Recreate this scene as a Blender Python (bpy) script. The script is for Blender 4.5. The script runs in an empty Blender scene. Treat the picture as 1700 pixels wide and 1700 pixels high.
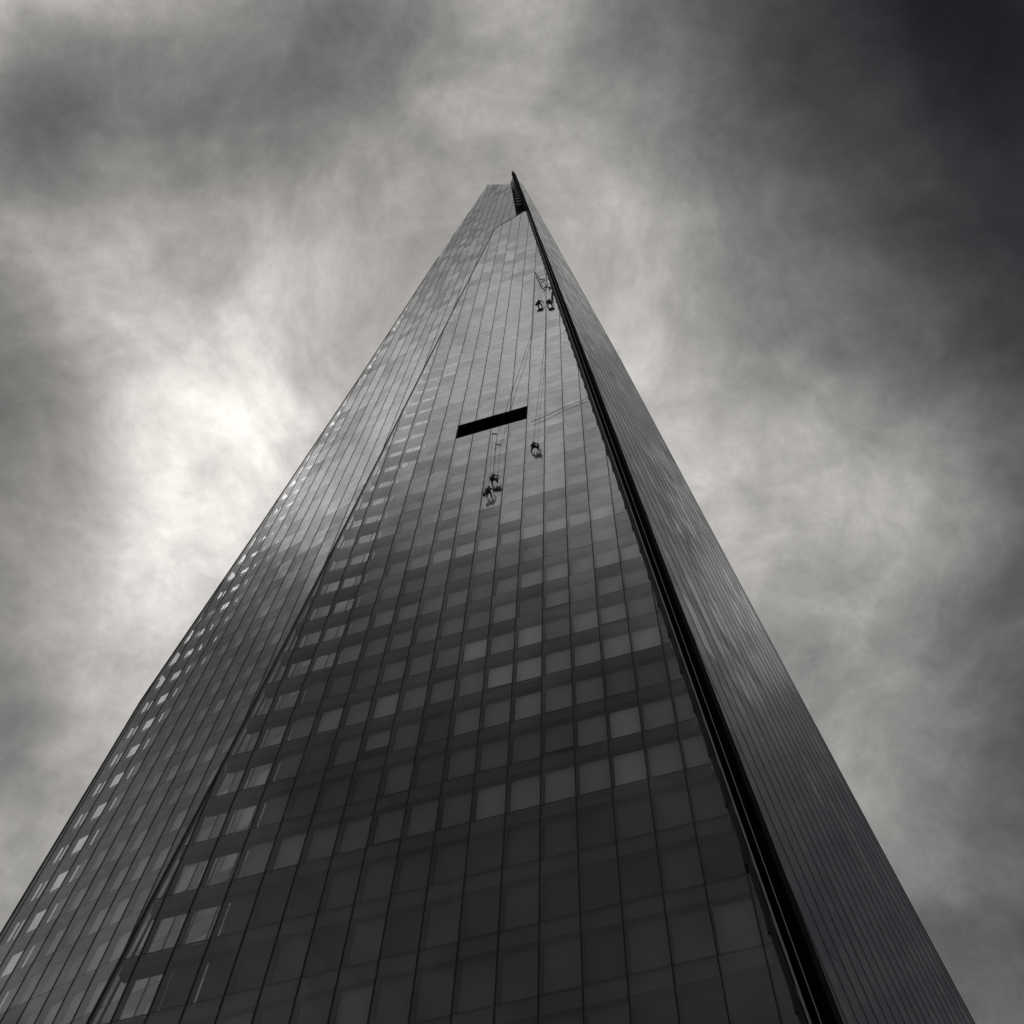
import bpy, math, random
from mathutils import Vector, Matrix
random.seed(7)
sc = bpy.context.scene
col = sc.collection

# ------------------------------------------------------------------ camera
F_PX, W_PX = 2147.634, 1700.0
EL, ROLL = 1.0975323, -0.0175762
CX, CY = 856.15, 844.46
CAM = Vector((0, 0, 1.6))
fw = Vector((0, math.cos(EL), math.sin(EL)))
r0 = Vector((1, 0, 0)); u0 = r0.cross(fw)
RT = r0 * math.cos(ROLL) + u0 * math.sin(ROLL)
UP = -r0 * math.sin(ROLL) + u0 * math.cos(ROLL)
cd = bpy.data.cameras.new('camera')
cam = bpy.data.objects.new('camera', cd); col.objects.link(cam)
cam.matrix_world = Matrix.Translation(CAM) @ Matrix((RT, UP, -fw)).transposed().to_4x4()
cd.sensor_width = 36; cd.sensor_fit = 'HORIZONTAL'
cd.lens = F_PX / W_PX * 36
cd.shift_x = -(CX - 850) / W_PX; cd.shift_y = -(850 - CY) / W_PX
cd.clip_start = 0.1; cd.clip_end = 8000
sc.camera = cam

def ray(x, y):
    return (RT * ((x - CX) / F_PX) - UP * ((y - CY) / F_PX) + fw).normalized()

def project(P):
    d = Vector(P) - CAM
    z = d.dot(fw)
    return CX + F_PX * d.dot(RT) / z, CY - F_PX * d.dot(UP) / z

# ------------------------------------------------------------------ node helpers
class NT:
    def __init__(s, nt):
        s.n = nt.nodes; s.l = nt.links
    def new(s, t, **k):
        nd = s.n.new(t)
        for a, v in k.items(): setattr(nd, a, v)
        return nd
    def put(s, sock, v):
        if isinstance(v, bpy.types.NodeSocket): s.l.new(v, sock)
        elif v is not None: sock.default_value = v
    def math(s, op, a, b=None, c=None, clamp=False):
        nd = s.new('ShaderNodeMath', operation=op); nd.use_clamp = clamp
        s.put(nd.inputs[0], a); s.put(nd.inputs[1], b)
        if c is not None: s.put(nd.inputs[2], c)
        return nd.outputs[0]
    def vec(s, op, a, b=None, sc=None):
        nd = s.new('ShaderNodeVectorMath', operation=op)
        s.put(nd.inputs[0], a); s.put(nd.inputs[1], b)
        if sc is not None: s.put(nd.inputs['Scale'], sc)
        return nd.outputs['Value'] if op in ('DOT_PRODUCT', 'DISTANCE', 'LENGTH') else nd.outputs[0]
    def noise(s, v, scale, det=4, rough=0.5, dist=0.0, out='Fac'):
        nd = s.new('ShaderNodeTexNoise'); s.put(nd.inputs['Vector'], v)
        nd.inputs['Scale'].default_value = scale; nd.inputs['Detail'].default_value = det
        nd.inputs['Roughness'].default_value = rough; nd.inputs['Distortion'].default_value = dist
        return nd.outputs[out]

# ------------------------------------------------------------------ sky
world = bpy.data.worlds.new('World'); sc.world = world; world.use_nodes = True
w = NT(world.node_tree); w.n.clear()
SUN_DIR = ray(350, 690)
sun_el = math.asin(SUN_DIR.z); sun_az = math.atan2(SUN_DIR.x, SUN_DIR.y)
sky = w.new('ShaderNodeTexSky', sky_type='NISHITA', sun_disc=False)
sky.sun_elevation = sun_el; sky.sun_rotation = sun_az
sky.air_density = 1.0; sky.dust_density = 3.0
D = w.vec('NORMALIZE', w.new('ShaderNodeTexCoord').outputs['Generated'])
# cloud bank in the sky dome, in view and added out of view: soft masses (direction, radius, brightness change), torn up by noise
wn = w.noise(D, 3.6, 3, 0.5, 0.1, 'Color')
wv = w.vec('SCALE', w.vec('SUBTRACT', wn, (0.5, 0.5, 0.5)), sc=0.13)
DW = w.vec('ADD', D, wv)
MASSES = [  # picture position only gives the compass direction of each cloud mass; then its radius and weight (log of brightness)
    (0, 0, 0.095, -0.49), (190, 0, 0.095, -0.24), (380, 0, 0.095, 0.24), (570, 0, 0.095, -0.69), (760, 0, 0.095, -0.26),
    (950, 0, 0.095, 0.30), (1140, 0, 0.095, -0.57), (1330, 0, 0.095, -1.05), (1520, 0, 0.095, -0.82), (1710, 0, 0.095, -1.07),
    (0, 190, 0.095, -0.86), (190, 190, 0.095, -0.37), (380, 190, 0.095, -0.34), (1330, 190, 0.095, -0.30), (1520, 190, 0.095, -0.22),
    (1710, 190, 0.095, -0.71), (0, 380, 0.095, 0.21), (190, 380, 0.095, 0.63), (380, 380, 0.095, -0.19), (570, 380, 0.095, 0.31),
    (760, 380, 0.095, -0.17), (1330, 380, 0.095, -0.48), (1520, 380, 0.095, -0.47), (1710, 380, 0.095, -1.24), (0, 570, 0.095, -0.51),
    (190, 570, 0.095, 0.17), (950, 570, 0.095, 0.25), (1330, 570, 0.095, -0.58), (1520, 570, 0.095, 0.35), (1710, 570, 0.095, -0.62),
    (0, 760, 0.095, -0.63), (190, 760, 0.095, 0.20), (380, 760, 0.095, 0.32), (1140, 760, 0.095, 0.35), (1520, 760, 0.095, 0.57),
    (1710, 760, 0.095, -0.33), (190, 950, 0.095, 0.58), (1140, 950, 0.095, 0.41), (1330, 950, 0.095, -0.38), (1520, 950, 0.095, 0.57),
    (0, 1140, 0.095, -0.69), (190, 1140, 0.095, 0.40), (1520, 1140, 0.095, 0.44), (0, 1330, 0.095, -0.27), (190, 1330, 0.095, 0.37),
    (1330, 1330, 0.095, 0.19), (1520, 1330, 0.095, 0.33), (1710, 1330, 0.095, 0.15), (0, 1520, 0.095, 0.17), (1710, 1520, 0.095, -0.17),
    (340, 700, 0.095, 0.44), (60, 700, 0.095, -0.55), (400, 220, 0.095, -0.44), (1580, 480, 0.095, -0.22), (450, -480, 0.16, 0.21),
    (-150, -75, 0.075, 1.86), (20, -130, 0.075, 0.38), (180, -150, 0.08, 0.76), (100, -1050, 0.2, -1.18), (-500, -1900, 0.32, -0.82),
    (-420, -80, 0.12, -0.90), (1950, 1120, 0.2, -1.91), (400, -800, 0.14, 1.21), (1760, -60, 0.1, -1.40),  # masses beyond the frame are added for the tones the facades reflect
]
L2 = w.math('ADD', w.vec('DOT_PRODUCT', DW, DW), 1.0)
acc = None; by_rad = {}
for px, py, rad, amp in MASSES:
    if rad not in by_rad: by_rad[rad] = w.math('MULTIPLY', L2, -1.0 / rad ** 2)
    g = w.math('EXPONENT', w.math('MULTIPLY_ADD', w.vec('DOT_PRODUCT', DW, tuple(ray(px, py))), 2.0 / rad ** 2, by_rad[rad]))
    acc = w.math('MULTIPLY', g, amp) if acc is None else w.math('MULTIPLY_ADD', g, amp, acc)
n1 = w.math('SUBTRACT', w.noise(DW, 6.5, 6, 0.60, 0.15), 0.5)
n2 = w.math('SUBTRACT', w.noise(DW, 24.0, 6, 0.70, 0.1), 0.5)
tex = w.math('ADD', w.math('MULTIPLY', n1, 2.2), w.math('MULTIPLY', n2, 0.85))
# overcast: the zenith is brighter than the horizon all the way round
sep = w.new('ShaderNodeSeparateXYZ'); w.put(sep.inputs[0], D)
tt = w.math('DIVIDE', w.math('SUBTRACT', sep.outputs['Z'], 0.62), 0.36, clamp=True)
base = w.math('MULTIPLY_ADD', tt, 0.25, 0.20)
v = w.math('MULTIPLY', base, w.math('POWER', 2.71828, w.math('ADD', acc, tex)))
ramp = w.new('ShaderNodeValToRGB')
ramp.color_ramp.elements[0].position = 0.0; ramp.color_ramp.elements[0].color = (0.93, 0.985, 1.06, 1)
e = ramp.color_ramp.elements.new(0.09); e.color = (1.0, 1.0, 0.985, 1)
ramp.color_ramp.elements[2].position = 0.30; ramp.color_ramp.elements[2].color = (1.03, 1.0, 0.955, 1)
w.put(ramp.inputs[0], v)
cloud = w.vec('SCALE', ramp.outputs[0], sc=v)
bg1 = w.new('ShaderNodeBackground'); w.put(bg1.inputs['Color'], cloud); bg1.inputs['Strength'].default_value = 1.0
bg0 = w.new('ShaderNodeBackground'); w.put(bg0.inputs['Color'], sky.outputs[0]); bg0.inputs['Strength'].default_value = 0.05
mix = w.new('ShaderNodeMixShader'); mix.inputs[0].default_value = 0.97
w.l.new(bg0.outputs[0], mix.inputs[1]); w.l.new(bg1.outputs[0], mix.inputs[2])
w.l.new(mix.outputs[0], w.new('ShaderNodeOutputWorld').inputs[0])

sl = bpy.data.lights.new('sun', 'SUN'); sl.energy = 0.6; sl.angle = math.radians(20); sl.color = (1, 0.97, 0.93)
so = bpy.data.objects.new('sun', sl); col.objects.link(so)
so.rotation_euler = SUN_DIR.to_track_quat('Z', 'Y').to_euler()

sc.view_settings.view_transform = 'Standard'; sc.view_settings.look = 'None'
sc.view_settings.exposure = 0.0; sc.view_settings.gamma = 1.0; sc.view_settings.use_curve_mapping = False
sc.render.engine = 'CYCLES'
sc.cycles.transparent_max_bounces = 24; sc.cycles.max_bounces = 10; sc.cycles.glossy_bounces = 5
sc.cycles.caustics_reflective = False; sc.cycles.caustics_refractive = False

# ------------------------------------------------------------------ materials
def mat(name, c, rough=0.6, metal=0.0, var=0.15, scale=3.0, spec=0.5, bump=0.0):
    m = bpy.data.materials.new(name); m.use_nodes = True
    t = NT(m.node_tree); b = t.n['Principled BSDF']
    co = t.new('ShaderNodeTexCoord').outputs['Object']
    nz = t.noise(co, scale, 5, 0.6)
    f = t.math('ADD', t.math('MULTIPLY', t.math('SUBTRACT', nz, 0.5), 2 * var), 1.0)
    cc = t.new('ShaderNodeRGB'); cc.outputs[0].default_value = (*c, 1)
    t.put(b.inputs['Base Color'], t.vec('SCALE', cc.outputs[0], sc=f))
    b.inputs['Roughness'].default_value = rough; b.inputs['Metallic'].default_value = metal
    b.inputs['Specular IOR Level'].default_value = spec
    if bump:
        bp = t.new('ShaderNodeBump'); bp.inputs['Strength'].default_value = bump
        t.put(bp.inputs['Height'], nz); t.put(b.inputs['Normal'], bp.outputs[0])
    return m

def glass_mat():
    """Low iron double skin glass: mirror by Schlick's law on both faces, the rest passes straight through."""
    m = bpy.data.materials.new('tinted_glass'); m.use_nodes = True
    t = NT(m.node_tree); t.n.clear()
    geo = t.new('ShaderNodeNewGeometry'); oi = t.new('ShaderNodeObjectInfo')
    rnd = t.math('FRACT', t.math('ADD', oi.outputs['Random'], geo.outputs['Random Per Island']))
    wn = t.new('ShaderNodeTexWhiteNoise', noise_dimensions='1D'); t.put(wn.inputs['W'], rnd)
    tilt = t.vec('SCALE', t.vec('SUBTRACT', wn.outputs['Color'], (.5, .5, .5)), sc=0.020)
    wav = t.vec('SCALE', t.vec('SUBTRACT', t.noise(geo.outputs['Position'], 0.5, 2, 0.5, 0, 'Color'), (.5, .5, .5)), sc=0.018)
    N = t.vec('NORMALIZE', t.vec('ADD', t.vec('ADD', geo.outputs['Normal'], tilt), wav))
    c = t.math('ABSOLUTE', t.vec('DOT_PRODUCT', N, geo.outputs['Incoming']))
    q = t.math('POWER', t.math('SUBTRACT', 1.0, c, clamp=True), 4.4)
    f0 = t.math('MULTIPLY_ADD', rnd, 0.012, 0.040)
    fr = t.math('ADD', t.math('MULTIPLY', q, t.math('SUBTRACT', 1.0, f0)), f0)
    dirt = t.noise(geo.outputs['Position'], 0.9, 5, 0.6)
    gl = t.new('ShaderNodeBsdfGlossy'); gl.inputs['Roughness'].default_value = 0.03
    t.put(gl.inputs['Color'], t.vec('SCALE', (0.96, 0.97, 1.0), sc=t.math('MULTIPLY_ADD', dirt, -0.12, 1.0)))
    t.put(gl.inputs['Normal'], N)
    tr = t.new('ShaderNodeBsdfTransparent'); tr.inputs['Color'].default_value = (0.955, 0.965, 0.965, 1)
    mx = t.new('ShaderNodeMixShader'); t.put(mx.inputs[0], fr)
    t.l.new(tr.outputs[0], mx.inputs[1]); t.l.new(gl.outputs[0], mx.inputs[2])
    # a thin film of city dust
    df = t.new('ShaderNodeBsdfDiffuse'); df.inputs['Color'].default_value = (0.20, 0.19, 0.18, 1)
    m2 = t.new('ShaderNodeMixShader'); t.put(m2.inputs[0], t.math('MULTIPLY', dirt, 0.05))
    t.l.new(mx.outputs[0], m2.inputs[1]); t.l.new(df.outputs[0], m2.inputs[2])
    t.l.new(m2.outputs[0], t.new('ShaderNodeOutputMaterial').inputs[0])
    return m

GLASS = glass_mat()
MULL = mat('dark_anodised_metal', (0.010, 0.010, 0.011), 0.6, 0.0, spec=0.15)
TRANS = mat('gasket_metal', (0.012, 0.012, 0.013), 0.7, 0.0, spec=0.15)
SPAN = mat('spandrel_grey', (0.040, 0.040, 0.042), 0.8, 0.0, 0.25, 0.8, spec=0.2)
WALL = mat('interior_dark', (0.020, 0.020, 0.021), 0.9, 0.0, 0.3, 0.4, spec=0.1)
BLACK = mat('unlit_recess', (0.003, 0.003, 0.003), 0.9, 0.0, 0.2, spec=0.05)
ALU = mat('brushed_aluminium', (0.17, 0.17, 0.175), 0.5, 0.3, 0.1, 2.0)
STEEL = mat('dark_steel', (0.022, 0.022, 0.024), 0.55, 0.2, 0.2, 2.0, spec=0.3)
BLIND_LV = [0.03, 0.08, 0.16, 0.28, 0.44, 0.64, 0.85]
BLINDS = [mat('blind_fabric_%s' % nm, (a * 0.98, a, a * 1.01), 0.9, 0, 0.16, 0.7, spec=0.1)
          for nm, a in zip(('charcoal', 'slate', 'dim', 'grey', 'mid', 'pale', 'white'), BLIND_LV)]

# ------------------------------------------------------------------ mesh helpers
def mesh(name, vs, fs, m):
    me = bpy.data.meshes.new(name); me.from_pydata([tuple(v) for v in vs], [], fs)
    me.materials.append(m); me.update(); return me

def add(name, me, parent=None, loc=None):
    o = bpy.data.objects.new(name, me); col.objects.link(o)
    if parent: o.parent = parent
    if loc: o.location = loc
    return o

class MB:
    def __init__(s): s.v = []; s.f = []
    def prism(s, poly, w0, w1):
        n = len(poly); b = len(s.v)
        s.v += [(x, y, w0) for x, y in poly] + [(x, y, w1) for x, y in poly]
        s.f.append(tuple(b + i for i in reversed(range(n)))); s.f.append(tuple(b + n + i for i in range(n)))
        for i in range(n):
            j = (i + 1) % n; s.f.append((b + i, b + j, b + n + j, b + n + i))
    def bar(s, a, c, wx, up=Vector((0, 0, 1)), wy=None):
        a = Vector(a); c = Vector(c); d = (c - a).normalized(); wy = wy or wx
        sx = d.cross(up)
        if sx.length < 1e-4: sx = d.cross(Vector((1, 0, 0)))
        sx.normalize(); sy = sx.cross(d).normalized(); b = len(s.v)
        for p in (a, c):
            for i, j in ((-1, -1), (1, -1), (1, 1), (-1, 1)):
                s.v.append(tuple(p + sx * (i * wx / 2) + sy * (j * wy / 2)))
        s.f += [(b, b + 3, b + 2, b + 1), (b + 4, b + 5, b + 6, b + 7)]
        for i in range(4):
            j = (i + 1) % 4; s.f.append((b + i, b + j, b + 4 + j, b + 4 + i))
    def box(s, x0, x1, y0, y1, w0, w1):
        s.prism([(x0, y0), (x1, y0), (x1, y1), (x0, y1)], w0, w1)
    def make(s, name, m, parent=None): return add(name, mesh(name, s.v, s.f, m), parent)

def clip(poly, ax, val, keep_ge):
    out = []; n = len(poly)
    for i in range(n):
        a, b = poly[i], poly[(i + 1) % n]
        ia = (a[ax] >= val) if keep_ge else (a[ax] <= val)
        ib = (b[ax] >= val) if keep_ge else (b[ax] <= val)
        if ia: out.append(a)
        if ia != ib:
            t = (val - a[ax]) / (b[ax] - a[ax])
            out.append((a[0] + t * (b[0] - a[0]), a[1] + t * (b[1] - a[1])))
    return out
def cell(poly, x0, x1, y0, y1):
    for ax, v, k in ((0, x0, True), (0, x1, False), (1, y0, True), (1, y1, False)):
        poly = clip(poly, ax, v, k)
        if len(poly) < 3: return []
    return poly
def span(poly, y):
    """left and right limit of an outline at height y"""
    xs = []
    for i in range(len(poly)):
        a, b = poly[i], poly[(i + 1) % len(poly)]
        if (a[1] - y) * (b[1] - y) < 0: xs.append(a[0] + (b[0] - a[0]) * (y - a[1]) / (b[1] - a[1]))
    return (min(xs), max(xs)) if len(xs) > 1 else None
def area(p):
    return abs(sum(p[i][0] * p[(i + 1) % len(p)][1] - p[(i + 1) % len(p)][0] * p[i][1] for i in range(len(p)))) / 2

# ------------------------------------------------------------------ ground (out of frame, underfoot)
gm = mat('grey_paving', (0.40, 0.39, 0.38), 0.85, 0, 0.2, 0.6, bump=0.1)
g = MB(); g.box(-3000, 3000, -3000, 3000, -0.5, 0.0)
go = g.make('ground', gm); go['kind'] = 'structure'

# ------------------------------------------------------------------ the tower
tower = bpy.data.objects.new('skyscraper', None); col.objects.link(tower)
tower.location = (0, 40, 0)
tower['label'] = 'tall tapering glass skyscraper with leaning facades, seen from its foot against cloudy sky'
tower['category'] = 'skyscraper'
PITCH, FLOOR, Z0 = 1.5, 3.61307, 35.62165

class Facade:
    def __init__(s, az, t, dist, ub, left, right, top):
        s.t = t; s.ub = ub; s.ct = math.cos(t)
        nh = Vector((math.sin(az), -math.cos(az), 0))
        s.h = Vector((math.cos(az), math.sin(az), 0))
        s.m = -nh * math.sin(t) + Vector((0, 0, math.cos(t)))
        s.n = nh * math.cos(t) + Vector((0, 0, math.sin(t)))
        s.O = -nh * dist
        s.left, s.right = left, right
        V = lambda q: (ub + q[0] * PITCH, q[1] / s.ct)
        s.poly = [V(q) for q in left] + [V(q) for q in top] + [V(q) for q in reversed(right)]
        s.mw = Matrix.Translation(s.O) @ Matrix((s.h, s.m, s.n)).transposed().to_4x4()
    def P(s, bay, z, w=0.0):
        return s.O + s.h * (s.ub + bay * PITCH) + s.m * (z / s.ct) + s.n * w
    def edge(s, side, z):
        pts = s.left if side == 'l' else s.right
        if z <= pts[0][1]: return pts[0][0]
        for a, b in zip(pts, pts[1:]):
            if a[1] <= z <= b[1]: return a[0] + (b[0] - a[0]) * (z - a[1]) / (b[1] - a[1])
        return pts[-1][0]
    def hit(s, x, y, w=0.0):
        d = ray(x, y); o = s.O + s.n * w
        return CAM + d * ((o - CAM).dot(s.n) / d.dot(s.n))

FM = Facade(-0.280813, 0.110185, 28.7486, -8.82897,
    left=[(-13.0, 0), (-11.42, 42.2), (-10.82, 57.0), (-9.96, 80.7), (-8.455, 126.5), (-5.79, 205.9)],
    right=[(6.55, 0), (4.82, 41.3), (4.10, 58.3), (2.43, 98.0), (-2.45, 215.0)],
    top=[(-4.03, 211.4), (-2.66, 215.3)])
FL = Facade(-0.512631, 0.096467, 28.7633, -43.98438,
    left=[(-7.28, 0), (-7.25, 62.7), (-7.18, 85.2), (-5.48, 114.6), (-2.95, 163.8), (0.8, 247.8), (3.69, 301.4)],
    right=[(11.0, 0), (11.03, 227.5), (8.63, 276.1)], top=[])
FR = Facade(0.940767, 0.096276, 9.47782, 38.3717,
    left=[(-3.35, 0), (-1.80, 39.2), (-1.32, 47.7), (-0.576, 66.7), (1.74, 111.6), (10.38, 294.3)],
    right=[(16.6, 0), (16.6, 104), (16.75, 180), (12.69, 299.3)], top=[])

def blind_level(fc, i, k):
    if fc is FM:
        special = {(b, 10): 6 for b in range(-5, 3)}
        special.update({(-6, 10): 4, (-1, 6): 5, (-3, 6): 5, (-2, 5): 5, (-1, 5): 5, (-1, 4): 4, (1, 3): 3, (2, 3): 4, (-2, 6): 4,
                        (0, 2): 3, (1, 2): 3, (2, 2): 4, (3, 2): 3, (1, 9): 3, (2, 9): 3, (3, 10): 3})
        if (i, k) in special: return special[(i, k)]
        if k <= 1: base = 1.0  # shade at the tower's foot is painted into darker blinds, floor by floor
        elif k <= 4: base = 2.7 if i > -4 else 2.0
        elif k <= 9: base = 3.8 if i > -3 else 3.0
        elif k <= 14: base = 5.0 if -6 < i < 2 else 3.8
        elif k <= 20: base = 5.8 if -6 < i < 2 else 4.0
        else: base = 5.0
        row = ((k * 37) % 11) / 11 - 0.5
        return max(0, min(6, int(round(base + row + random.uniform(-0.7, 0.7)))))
    if fc is FL:
        base = 4.2 if k < 16 else 5.2
        return max(0, min(6, int(round(base + random.uniform(-1.3, 1.3)))))
    return random.choice((1, 2, 2, 3))

def wing(fc, i, k):
    """bays at the free edges where the glass runs past the building and the sky shows through"""
    z = Z0 + (k + 0.5) * FLOOR
    if fc is FL: return (i + 0.6) < fc.edge('l', z) + 2.0
    if fc is FM: return (i + 0.6) < fc.edge('l', z) + (2.3 if k % 5 else 1.9)
    return False

OPEN = {(i, 17) for i in range(-5, -1)}
pane_all, blind_all = [], []
facs = []
for fc, what in ((FM, 'middle'), (FL, 'left'), (FR, 'right')):
    # dark inner wall behind the glass = the facade object that carries its pieces
    b = MB()
    for z in range(0, 300, 6):
        za, zb = float(z), float(z + 6)
        a0, a1 = fc.edge('l', za), fc.edge('l', zb); c0, c1 = fc.edge('r', za), fc.edge('r', zb)
        topz = {'middle': 207, 'left': 270, 'right': 288}[what]
        if zb > topz: break
        ins = {'middle': 2.4, 'left': 2.4, 'right': 0.35}[what]
        rins = {'middle': 0.25, 'left': 0.2, 'right': 0.5}[what]
        ar, cr = fc.ub + (a0 + ins) * PITCH, fc.ub + (c0 - rins) * PITCH
        br, dr = fc.ub + (a1 + ins) * PITCH, fc.ub + (c1 - rins) * PITCH
        if cr - ar < 0.5 or dr - br < 0.5: break
        b.prism([(ar, za / fc.ct), (cr, za / fc.ct), (dr, (zb) / fc.ct), (br, (zb) / fc.ct)], -1.3, -0.95)
    fo = add('facade', mesh('facade', b.v, b.f, WALL), tower)
    fo.matrix_world = fc.mw
    fo.matrix_parent_inverse = Matrix.Identity(4)
    fo.matrix_basis = Matrix.Translation((0, -40, 0)) @ fc.mw
    facs.append(fo)
    kmin = -int(Z0 // FLOOR) - 1; kmax = int((302 - Z0) // FLOOR) + 1
    umin = int(min(q[0] for q in fc.left + fc.right)) - 2; umax = int(max(q[0] for q in fc.left + fc.right)) + 2
    for k in range(kmin, kmax):
        za = max(Z0 + k * FLOOR, 0.0); zb = Z0 + (k + 1) * FLOOR
        if zb <= 0.3: continue
        ya, yb = za / fc.ct, zb / fc.ct
        gap = 0.004 if fc is FR else (0.016 if k < 14 else 0.011)
        for i in range(umin, umax):
            xa = fc.ub + i * PITCH
            pc = cell(fc.poly, xa + 0.025, xa + PITCH - 0.025, ya + gap, yb - gap)
            if not pc or area(pc) < 0.05: continue
            if fc is FM and (i, k) in OPEN: continue
            cx = sum(p[0] for p in pc) / len(pc); cy = sum(p[1] for p in pc) / len(pc)
            Pc = fc.O + fc.h * cx + fc.m * cy
            px, py = project(Pc)
            dd = Pc - CAM; size = area(pc) * abs(dd.normalized().dot(fc.n)) / dd.length_squared
            if not (-60 < px < 1760 and -60 < py < 1760): size *= 1e-3
            full = abs(area(pc) - (PITCH - 0.05) * (yb - ya - 2 * gap)) < 1e-3
            pane_all.append((size, fc, fo, pc, (cx, cy), full))
            if wing(fc, i, k): continue
            yt = yb - 0.80; y_b = ya + 0.06
            drop = random.random()
            if drop < 0.10 and fc is FM and k > 0: y_b = ya + random.uniform(0.6, 1.6)
            bp = cell(fc.poly, xa + 0.07, xa + PITCH - 0.07, y_b, yt)
            if bp and area(bp) > 0.2:
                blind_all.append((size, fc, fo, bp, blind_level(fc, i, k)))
        # slab edge with its ceiling void, and the joint between the rows of panes
        zl = (za + zb) / 2 + FLOOR * 0.35
        sp = span(fc.poly, yb + 0.03)
        if not sp or sp[1] - sp[0] < 0.6: continue
        ua, ub = sp[0] + 0.09, sp[1] - 0.09
        if fc is FM and k == 17:
            spans = [(ua, fc.ub - 5 * PITCH), (fc.ub - 1 * PITCH, ub)]
        else: spans = [(ua, ub)]
        sb = MB(); tb = MB()
        for s0, s1 in spans:
            if s1 - s0 < 0.3: continue
            sb.box(s0, s1, yb - 0.80, yb - 0.02, -0.55, -0.10)
        tb.box(ua - 0.05, ub + 0.05, yb - 0.015, yb + 0.015, -0.09, -0.016)
        if sb.v: sb.make('spandrel', SPAN, fo)
        tb.make('transom', TRANS, fo)
    # mullions run up each bay line until they meet the sloping edges
    for i in range(umin, umax):
        xa = fc.ub + i * PITCH
        strip = cell(fc.poly, xa - 0.03, xa + 0.03, 0, 400)
        if not strip: continue
        y0 = min(p[1] for p in strip); y1 = max(p[1] for p in strip)
        # lines that leave and re-enter are not present on these convex outlines
        inside = [p for p in strip]
        if y1 - y0 < 1.0: continue
        b = MB(); seg = [(y0 + 0.05, y1 - 0.05)]
        if fc is FM and -5 < i < -1:
            oy0, oy1 = (Z0 + 17 * FLOOR) / fc.ct, (Z0 + 18 * FLOOR) / fc.ct
            seg = [(y0 + 0.05, oy0), (oy1, y1 - 0.05)]
        hw, pr_ = (0.028, 0.024) if fc is FR else (0.024, 0.032)
        for s0, s1 in seg: b.box(xa - hw, xa + hw, s0, s1, -0.34, pr_)
        b.make('mullion', MULL, fo)

pane_all.sort(key=lambda q: -q[0]); blind_all.sort(key=lambda q: -q[0])
shared = {}
for n, (size, fc, fo, pc, (cx, cy), full) in enumerate(pane_all[:300]):
    loc = [(x - cx, y - cy) for x, y in pc]
    if full:
        key = id(fc)
        if key not in shared:
            b = MB(); b.prism(loc, -0.014, 0.014); shared[key] = mesh('glass_pane', b.v, b.f, GLASS)
        me = shared[key]
    else:
        b = MB(); b.prism(loc, -0.014, 0.014); me = mesh('glass_pane', b.v, b.f, GLASS)
    add('glass_pane', me, fo, (cx, cy, 0))
for fc, fo in zip((FM, FL, FR), facs):
    b = MB()
    for q in pane_all[300:]:
        if q[1] is fc: b.prism(q[3], -0.014, 0.014)
    if b.v: o = b.make('glass_pane', GLASS, fo); o['kind'] = 'stuff'
    b = MB(); m_ix = []
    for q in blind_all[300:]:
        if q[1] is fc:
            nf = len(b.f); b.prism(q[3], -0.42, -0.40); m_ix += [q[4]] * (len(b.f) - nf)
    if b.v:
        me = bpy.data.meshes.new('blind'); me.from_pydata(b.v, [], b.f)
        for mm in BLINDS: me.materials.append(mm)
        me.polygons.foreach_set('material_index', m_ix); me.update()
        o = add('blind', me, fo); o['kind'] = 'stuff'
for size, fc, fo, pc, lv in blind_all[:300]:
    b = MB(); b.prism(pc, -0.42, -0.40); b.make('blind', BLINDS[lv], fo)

def wpart(name, b, m, label=None):
    """a part of the tower given in world coordinates"""
    b.v = [(x, y - 40, z) for x, y, z in b.v]
    o = b.make(name, m, tower)
    if label: o['label'] = label
    return o

# the long open slot (window cleaning gap) in the middle facade
b = MB(); x0, x1 = FM.ub - 5 * PITCH, FM.ub - 1 * PITCH
y0, y1 = (Z0 + 17 * FLOOR) / FM.ct, (Z0 + 18 * FLOOR) / FM.ct
b.box(x0 + .03, x1 - .03, y0 + .03, y1 - .03, -0.94, -0.90)
b.box(x0 + .03, x1 - .03, y1 - .10, y1 - .03, -0.88, -0.02)
b.box(x0 + .03, x1 - .03, y0 + .03, y0 + .08, -0.88, -0.02)
b.box(x0 + .03, x0 + .08, y0 + .10, y1 - .12, -0.88, -0.02); b.box(x1 - .08, x1 - .03, y0 + .10, y1 - .12, -0.88, -0.02)
o = b.make('open_bay', BLACK, facs[0]); o['label'] = 'long black opening where four glass panes are missing'  # box coloured near black to paint the darkness inside the opening

# edge strips of the facades
def edge_strip(fc, side, off, wdt, w0, w1, z_a, z_b, m, name, parent):
    pts = fc.left if side == 'l' else fc.right
    zs = sorted({z_a, z_b} | {q[1] for q in pts if z_a < q[1] < z_b})
    b = MB()
    for za, zb in zip(zs, zs[1:]):
        a = fc.ub + fc.edge(side, za) * PITCH + off; c = fc.ub + fc.edge(side, zb) * PITCH + off
        b.prism([(a, za / fc.ct), (a + wdt, za / fc.ct), (c + wdt, zb / fc.ct), (c, zb / fc.ct)], w0, w1)
    return b.make(name, m, parent)
fm, fl, fr = facs
edge_strip(FM, 'l', -0.10, 0.09, -0.20, 0.05, 0, 205.6, STEEL, 'edge_frame', fm)
edge_strip(FM, 'l', 0.16, 0.04, -0.35, -0.22, 0, 204.0, STEEL, 'edge_frame', fm)
edge_strip(FL, 'l', -0.12, 0.10, -0.25, 0.05, 0, 232, STEEL, 'edge_frame', fl)
edge_strip(FL, 'l', 0.35, 0.05, -0.6, -0.5, 0, 130, STEEL, 'edge_frame', fl)
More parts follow.
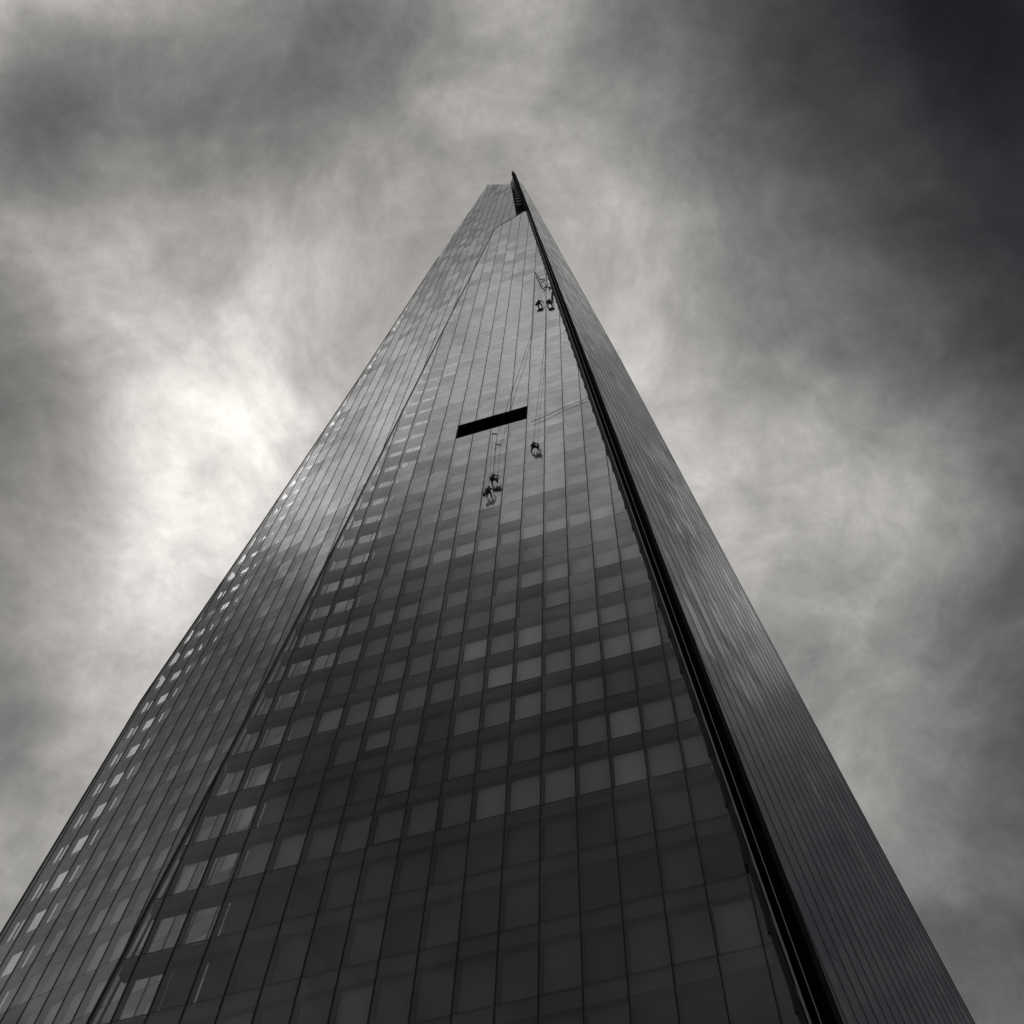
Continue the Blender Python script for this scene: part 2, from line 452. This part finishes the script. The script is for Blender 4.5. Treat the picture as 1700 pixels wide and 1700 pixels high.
edge_strip(FL, 'l', 0.75, 0.05, -0.6, -0.5, 0, 130, STEEL, 'edge_frame', fl)
edge_strip(FR, 'r', 0.0, 0.06, -0.2, 0.04, 0, 299, STEEL, 'edge_frame', fr)
edge_strip(FM, 'r', 0.0, 0.20, -0.6, 0.03, 0, 214.8, MULL, 'edge_frame', fm)
edge_strip(FM, 'r', 0.24, 0.07, -0.10, 0.06, 0, 214.0, ALU, 'edge_rail', fm)
edge_strip(FM, 'r', 0.58, 0.035, -0.35, -0.25, 0, 210.0, ALU, 'edge_rail', fm)
edge_strip(FR, 'l', -0.10, 0.09, -0.8, 0.03, 0, 294, STEEL, 'edge_frame', fr)
edge_strip(FR, 'l', -0.34, 0.035, -0.30, -0.24, 0, 250, ALU, 'edge_rail', fr)
# small brackets that step along the free edge beside the deep slot
for k in range(-9, 48):
    za = Z0 + (k + 0.12) * FLOOR
    a = FM.ub + FM.edge('r', za) * PITCH
    b = MB(); b.box(a - 0.06, a + 0.04, za / FM.ct, za / FM.ct + 1.1 + 0.4 * (k % 2), 0.035, 0.075)
    b.make('edge_bracket', MULL, fm)
# thin pale coping on the slanting top of the middle facade
b = MB(); tp = [(-5.79, 205.9), (-4.03, 211.4), (-2.66, 215.3)]
for q, r in zip(tp, tp[1:]):
    P = [(FM.ub + s[0] * PITCH, s[1] / FM.ct) for s in (q, r)]
    b.prism([P[0], P[1], (P[1][0], P[1][1] + 0.45), (P[0][0], P[0][1] + 0.45)], -0.3, 0.05)
b.make('coping', ALU, fm)

# deep recess between the middle and the right facade
b = MB(); zs = [0, 20, 41, 58, 80, 98, 120, 150, 180, 205, 214]
row = []
for z in zs:
    a = FM.P(FM.edge('r', z), z, -0.8); c = FR.P(FR.edge('l', z), z, -0.8)
    back = (a + c) / 2 + Vector((-2.0, 3.5, 0)) * (1 - z / 330)
    row.append([a, back, c])
for r in row: b.v += [tuple(p) for p in r]
for i in range(len(zs) - 1):
    for j in range(2): b.f.append((i * 3 + j, i * 3 + j + 1, i * 3 + 4 + j, i * 3 + 3 + j))
n0 = len(b.v)
wpart('recess_wall', b, STEEL)
# ladder of floor edges inside the recess
for k in range(-8, 48):
    z = Z0 + k * FLOOR
    a = FM.P(FM.edge('r', z), z, -0.7); c = FR.P(FR.edge('l', z), z, -0.7)
    bb = MB(); bb.bar(a, c, 0.18, wy=0.35)
    if (c - a).length < 12: wpart('recess_beam', bb, STEEL)

# inside face of the open spire, seen above the middle facade, with its steel rungs
A0, A1 = FL.P(8.55, 276.5, -0.3), FL.P(11.0, 227.0, -0.3)
B0, B1 = FR.P(10.30, 293.4, -0.2), FR.P(FR.edge('l', 225) + 0.05, 225, -0.2)
A2 = A1 + (A1 - A0) * 0.9; B2 = B1 + (B1 - B0) * 0.6
b = MB()
nv = ((B0 - A0).cross(A1 - A0)).normalized() * 0.3
if nv.dot(CAM - A0) > 0: nv = -nv
for P in (A0, A1, A2, B2, B1, B0): b.v.append(tuple(P))
for P in (A0, A1, A2, B2, B1, B0): b.v.append(tuple(P + nv))
b.f = [(0, 1, 4, 5), (1, 2, 3, 4), (6, 11, 10, 7), (7, 10, 9, 8)] + [(i, (i + 1) % 6, 6 + (i + 1) % 6, 6 + i) for i in range(6)]
wpart('spire_wall', b, BLACK, 'black inner wall of the open spire top')
for j in range(10):
    t = 0.04 + j * 0.078
    a = A0.lerp(A1, t); c = B0.lerp(B1, t)
    off = -nv.normalized() * 0.25
    p = a.lerp(c, 0.14) + off; q = a.lerp(c, 0.66 - 0.012 * j) + off
    bb = MB(); bb.bar(p, q, 0.9, wy=0.2); wpart('steel_rung', bb, ALU)
# heavy dark beam up the free edge of the right facade, ending in the tip
bb = MB()
for za, zb in ((0, 41), (41, 67), (67, 112), (112, 294)):
    bb.bar(FR.P(FR.edge('l', za), za, 0) - FR.h * 0.55, FR.P(FR.edge('l', zb), zb, 0) - FR.h * 0.55, 0.75, up=FR.n, wy=0.7)
bb.bar(FR.P(10.38, 294.0, 0) - FR.h * 0.4, FR.P(10.38, 297.5, 0) - FR.h * 0.5, 0.35)
wpart('edge_beam', bb, BLACK)
# rear wall closing the volume
b = MB()
for z in (0, 60, 120, 180, 240, 285):
    b.v.append(tuple(FL.P(FL.edge('l', z) + 2.6, z, -1.2))); b.v.append(tuple(FR.P(FR.edge('r', z) - 0.8, z, -1.2)))
    b.v.append(tuple(FL.P(FL.edge('l', z) + 2.6, z, -1.6))); b.v.append(tuple(FR.P(FR.edge('r', z) - 0.8, z, -1.6)))
for i in range(5):
    s = i * 4
    b.f += [(s, s + 1, s + 5, s + 4), (s + 2, s + 6, s + 7, s + 3), (s, s + 4, s + 6, s + 2), (s + 1, s + 3, s + 7, s + 5)]
wpart('rear_wall', b, WALL)

# ------------------------------------------------------------------ rope access cleaners
SUIT = mat('navy_overalls', (0.012, 0.012, 0.015), 0.85, 0, 0.3, 6, spec=0.2)
SUIT2 = mat('brown_overalls', (0.020, 0.015, 0.012), 0.85, 0, 0.3, 6, spec=0.2)
HELM = mat('helmet_shell', (0.02, 0.02, 0.022), 0.35, 0, 0.1, 4)
SKIN = mat('skin', (0.30, 0.18, 0.12), 0.6, 0, 0.1, 8)
ROPE = mat('rope_fibre', (0.015, 0.015, 0.015), 0.9, 0, 0.2, 10, spec=0.1)

def skin_obj(name, verts, edges, radii, m, parent, sub=1):
    me = bpy.data.meshes.new(name); me.from_pydata(verts, edges, []); me.materials.append(m)
    o = add(name, me, parent)
    md = o.modifiers.new('skin', 'SKIN'); md.use_smooth_shade = True
    for i, r in enumerate(radii):
        me.skin_vertices[0].data[i].radius = (r, r * (0.85 if r > 0.1 else 1.0)) if isinstance(r, float) else r
    me.skin_vertices[0].data[0].use_root = True
    s = o.modifiers.new('sub', 'SUBSURF'); s.levels = sub; s.render_levels = sub
    return o

def ellipsoid(b, c, r, nu=12, nv=8, cut=-1.0):
    base = len(b.v); c = Vector(c)
    for j in range(nv + 1):
        ph = math.pi * (j / nv) * (0.5 * (1 - cut) if cut > -1 else 1.0)
        for i in range(nu):
            a = 2 * math.pi * i / nu
            b.v.append((c.x + r[0] * math.sin(ph) * math.cos(a), c.y + r[1] * math.sin(ph) * math.sin(a), c.z + r[2] * math.cos(ph)))
    for j in range(nv):
        for i in range(nu):
            k = (i + 1) % nu
            b.f.append((base + j * nu + i, base + (j + 1) * nu + i, base + (j + 1) * nu + k, base + j * nu + k))

def person(P, face, label, suit, reach, spread, group):
    """seated in a harness: +Y of the local frame looks at the glass"""
    root = bpy.data.objects.new('person', None); col.objects.link(root)
    root.location = P; root.rotation_euler = (0, 0, face)
    root['label'] = label; root['category'] = 'person'; root['group'] = group
    s = spread
    V = [(0, 0, 0), (0, -0.04, 0.22), (0, -0.05, 0.44), (0, -0.03, 0.56), (0, 0.0, 0.66),
         (-0.10, 0.06, -0.04), (-0.16 - s, 0.42, 0.06), (-0.18 - s, 0.50, -0.34), (-0.19 - s, 0.60, -0.38),
         (0.10, 0.06, -0.04), (0.16 + s, 0.42, 0.02), (0.20 + s, 0.48, -0.38), (0.21 + s, 0.60, -0.42),
         (-0.19, -0.04, 0.46), (-0.30, 0.10, 0.28), (-0.20, 0.30, 0.38),
         (0.19, -0.04, 0.46), (0.34, 0.16, 0.44 + reach * 0.1), (0.36, 0.42, 0.52 + reach * 0.35)]
    E = [(0, 1), (1, 2), (2, 3), (3, 4), (0, 5), (5, 6), (6, 7), (7, 8), (0, 9), (9, 10), (10, 11), (11, 12),
         (2, 13), (13, 14), (14, 15), (2, 16), (16, 17), (17, 18)]
    R = [.15, .15, .15, .06, .07, .10, .08, .055, .045, .10, .08, .055, .045, .07, .05, .035, .07, .05, .035]
    V = [(x, y * 0.72, z) for x, y, z in V]
    body = skin_obj('body', V, E, [float(r) for r in R], suit, root)
    # head with nose, ears and chin
    b = MB(); ellipsoid(b, (0, 0.02, 0.74), (0.078, 0.095, 0.115)); ellipsoid(b, (0, 0.115, 0.73), (0.014, 0.02, 0.022), 8, 6)
    ellipsoid(b, (-0.08, 0.01, 0.735), (0.012, 0.02, 0.03), 8, 6); ellipsoid(b, (0.08, 0.01, 0.735), (0.012, 0.02, 0.03), 8, 6)
    b.make('head', SKIN, root)
    b = MB(); ellipsoid(b, (0, 0.01, 0.765), (0.115, 0.135, 0.11), 14, 6, 0.0)
    b.v += [(-0.10, 0.10, 0.765), (0.10, 0.10, 0.765), (0.07, 0.19, 0.755), (-0.07, 0.19, 0.755), (-0.10, 0.10, 0.775), (0.10, 0.10, 0.775), (0.07, 0.19, 0.765), (-0.07, 0.19, 0.765)]
    n = len(b.v) - 8; b.f += [(n, n + 3, n + 2, n + 1), (n + 4, n + 5, n + 6, n + 7), (n, n + 1, n + 5, n + 4), (n + 2, n + 3, n + 7, n + 6), (n + 1, n + 2, n + 6, n + 5), (n + 3, n, n + 4, n + 7)]
    b.make('helmet', HELM, root)
    for sx, (hx, hy, hz) in ((-1, V[15]), (1, V[18])):
        hv = [(hx, hy - 0.02, hz), (hx, hy + 0.06, hz + 0.01)]; he = [(0, 1)]; hr = [.034, .036]
        for q, ln in zip((-0.03, -0.01, 0.01, 0.03), (0.06, 0.075, 0.07, 0.055)):
            i0 = len(hv); hv += [(hx + q, hy + 0.085, hz + 0.01), (hx + q, hy + 0.085 + ln * 0.6, hz + 0.002), (hx + q, hy + 0.085 + ln, hz - 0.02)]
            he += [(1, i0), (i0, i0 + 1), (i0 + 1, i0 + 2)]; hr += [.011, .0095, .008]
        i0 = len(hv); hv += [(hx - sx * 0.04, hy + 0.04, hz), (hx - sx * 0.06, hy + 0.075, hz - 0.005)]; he += [(1, i0), (i0, i0 + 1)]; hr += [.012, .009]
        skin_obj('hand', hv, he, hr, SKIN, root, 1)
    # harness: waist belt, leg loops and seat board
    b = MB()
    for i in range(14):
        a0, a1 = 2 * math.pi * i / 14, 2 * math.pi * (i + 1) / 14
        b.bar((0.175 * math.cos(a0), 0.155 * math.sin(a0) - 0.02, 0.10), (0.175 * math.cos(a1), 0.155 * math.sin(a1) - 0.02, 0.10), 0.02, wy=0.07)
    b.bar((0, 0.12, 0.10), (0, 0.06, 0.42), 0.03); b.make('harness', HELM, root)
    b = MB(); b.bar((-0.20, 0.03, -0.15), (0.20, 0.03, -0.15), 0.20, wy=0.03); b.make('seat_board', STEEL, root)
    return root

def bucket(P, face, label, group):
    root = bpy.data.objects.new('bucket', None); col.objects.link(root); root.location = P; root.rotation_euler = (0, 0, face)
    root['label'] = label; root['category'] = 'bucket'; root['group'] = group
    b = MB(); n = 14
    for r, z in ((0.10, -0.30), (0.135, 0.0), (0.125, 0.0), (0.092, -0.285)):
        for i in range(n): a = 2 * math.pi * i / n; b.v.append((r * math.cos(a), r * math.sin(a), z))
    for j in range(3):
        for i in range(n): k = (i + 1) % n; b.f.append((j * n + i, j * n + k, (j + 1) * n + k, (j + 1) * n + i))
    b.f.append(tuple(reversed(range(n)))); b.f.append(tuple(range(3 * n, 4 * n)))
    b.make('pail', HELM, root)
    b = MB()
    for i in range(8):
        a0, a1 = math.pi * i / 8, math.pi * (i + 1) / 8
        b.bar((0.13 * math.cos(a0), 0, 0.14 * math.sin(a0)), (0.13 * math.cos(a1), 0, 0.14 * math.sin(a1)), 0.012)
    b.bar((0, 0, 0.14), (0, 0, 0.30), 0.012)
    b.make('handle', STEEL, root)
    return root

def tube_line(name, pts, r, m, label, cat, group=None, n=6):
    b = MB()
    for a, c in zip(pts, pts[1:]):
        a, c = Vector(a), Vector(c); d = (c - a).normalized(); sx = d.cross(Vector((0, 1, 0.1))).normalized(); sy = sx.cross(d)
        base = len(b.v)
        for P in (a, c):
            for i in range(n): t = 2 * math.pi * i / n; b.v.append(tuple(P + sx * r * math.cos(t) + sy * r * math.sin(t)))
        for i in range(n): k = (i + 1) % n; b.f.append((base + i, base + k, base + n + k, base + n + i))
        b.f += [tuple(base + i for i in reversed(range(n))), tuple(base + n + i for i in range(n))]
    o = b.make(name, m); o['label'] = label; o['category'] = cat
    if group: o['group'] = group
    return o

GP = 'rope access window cleaners hanging on the glass'
face = -0.280813
crew = [
    ((894.5, 503), 0.44, 'window cleaner in brown overalls, left one of the upper pair beside the dark recess', SUIT2, 0.3, 0.02),
    ((911.5, 502), 0.44, 'window cleaner in navy overalls hanging right beside the dark recess near the top', SUIT, 0.8, 0.06),
    ((886, 741), 0.44, 'lone window cleaner in dark overalls hanging right of and below the long black opening', SUIT, 1.0, 0.16),
    ((818, 795), 0.44, 'window cleaner with an arm stretched out, upper of the two below the long black opening', SUIT, 0.7, 0.08),
    ((811, 816), 0.44, 'lowest window cleaner of all, crouched in harness below the long black opening', SUIT2, 0.1, 0.0),
]
heads = []
for (px, py), off, lab, st, reach, spread in crew:
    P = FM.hit(px, py, off)
    pr = person(P, face + random.uniform(-0.25, 0.25), lab, st, reach, spread, GP); sc_ = 1.05 if py < 600 else 0.84; pr.scale = (sc_, sc_, sc_)
    heads.append(P)
WB = 'cleaning buckets hung below the window cleaners'
side = Vector((math.cos(face), math.sin(face), 0))
for P, lab, sgn in ((heads[0], 'dark bucket hanging beside the brown suited cleaner of the upper pair', -1),
                    (heads[1], 'dark bucket hanging beside the cleaner nearest to the dark recess', 1),
                    (heads[2], 'dark bucket hanging beside the lone cleaner right of the black opening', 1),
                    (heads[3], 'dark bucket hanging beside the cleaner with outstretched arm', 1),
                    (heads[4], 'dark bucket hanging beside the lowest cleaner', -1)):
    bucket(P + side * (0.30 * sgn) + Vector((0, 0.02, -0.12)), face, lab, WB)

def hp(x, y, w=0.30): return FM.hit(x, y, w)
RG = 'abseiling ropes down the middle facade'
tube_line('rope', [heads[2] + Vector((0, 0, .5)), hp(888.6, 705, .4), hp(892.5, 668, .35), hp(903, 585, .3), hp(906.3, 540, .12), hp(906.0, 470, .1)], 0.015, ROPE,
          'rope running up from the lone cleaner right of the black opening', 'rope', RG)
tube_line('rope', [heads[3] + Vector((0, 0, .5)), hp(822.3, 745, .5), hp(825.5, 721, .45), hp(831, 709, .4), hp(839.5, 682, .35), hp(848, 656, .3), hp(866, 604, .3), hp(883, 552, .15), hp(887.8, 452, .1)], 0.018, ROPE,
          'long slanting rope passing across the long black opening', 'rope', RG)
tube_line('rope', [heads[4] + Vector((0, 0, .5)), hp(815.5, 760, .5), hp(817.5, 720, .45)], 0.012, ROPE, 'thin short rope holding the lowest cleaner', 'rope', RG)
tube_line('rope', [heads[0] + Vector((0, 0, .5)), hp(896.5, 470, .4)], 0.013, ROPE, 'thin rope holding the brown suited cleaner of the upper pair', 'rope', RG)
tube_line('rope', [heads[1] + Vector((0, 0, .5)), hp(911.5, 480, .4), hp(907, 463, .3), hp(902, 440, .2)], 0.013, ROPE, 'thin rope holding the upper cleaner nearest to the dark recess', 'rope', RG)
# rigging bars that hold the ropes off the glass
AG = 'steel rigging bars holding ropes off the glass'
tube_line('rigging_bar', [hp(817, 720, .45), hp(825.5, 721, .45)], 0.05, STEEL, 'short rigging bar just below the long black opening', 'rigging bar', AG)
tube_line('rigging_bar', [hp(883, 700, .16), hp(903, 692, .16), hp(934, 677, .14), hp(962, 667, .12), hp(975, 661, .12)], 0.022, STEEL, 'long thin rigging pole reaching from the dark recess edge towards the black opening', 'rigging bar', AG)
tube_line('rigging_bar', [hp(888, 452, .3), hp(896.5, 464, .6)], 0.07, STEEL, 'slanting rigging arm above the upper pair of cleaners', 'rigging bar', AG)
tube_line('rigging_bar', [hp(896.5, 465, .6), hp(905, 462.5, .4)], 0.06, STEEL, 'upper crossbar of the rig above the upper pair of cleaners', 'rigging bar', AG)
tube_line('rigging_bar', [hp(898, 469, .6), hp(905, 465, .4)], 0.06, STEEL, 'lower crossbar of the rig above the upper pair of cleaners', 'rigging bar', AG)
tube_line('rigging_bar', [hp(910.5, 477, .7), hp(914.5, 476.5, .3)], 0.09, STEEL, 'stubby rigging bar at the recess edge above the right upper cleaner, higher of two', 'rigging bar', AG)
tube_line('rigging_bar', [hp(911.5, 480.5, .7), hp(915.5, 478.5, .3)], 0.09, STEEL, 'stubby rigging bar at the recess edge above the right upper cleaner, lower of two', 'rigging bar', AG)
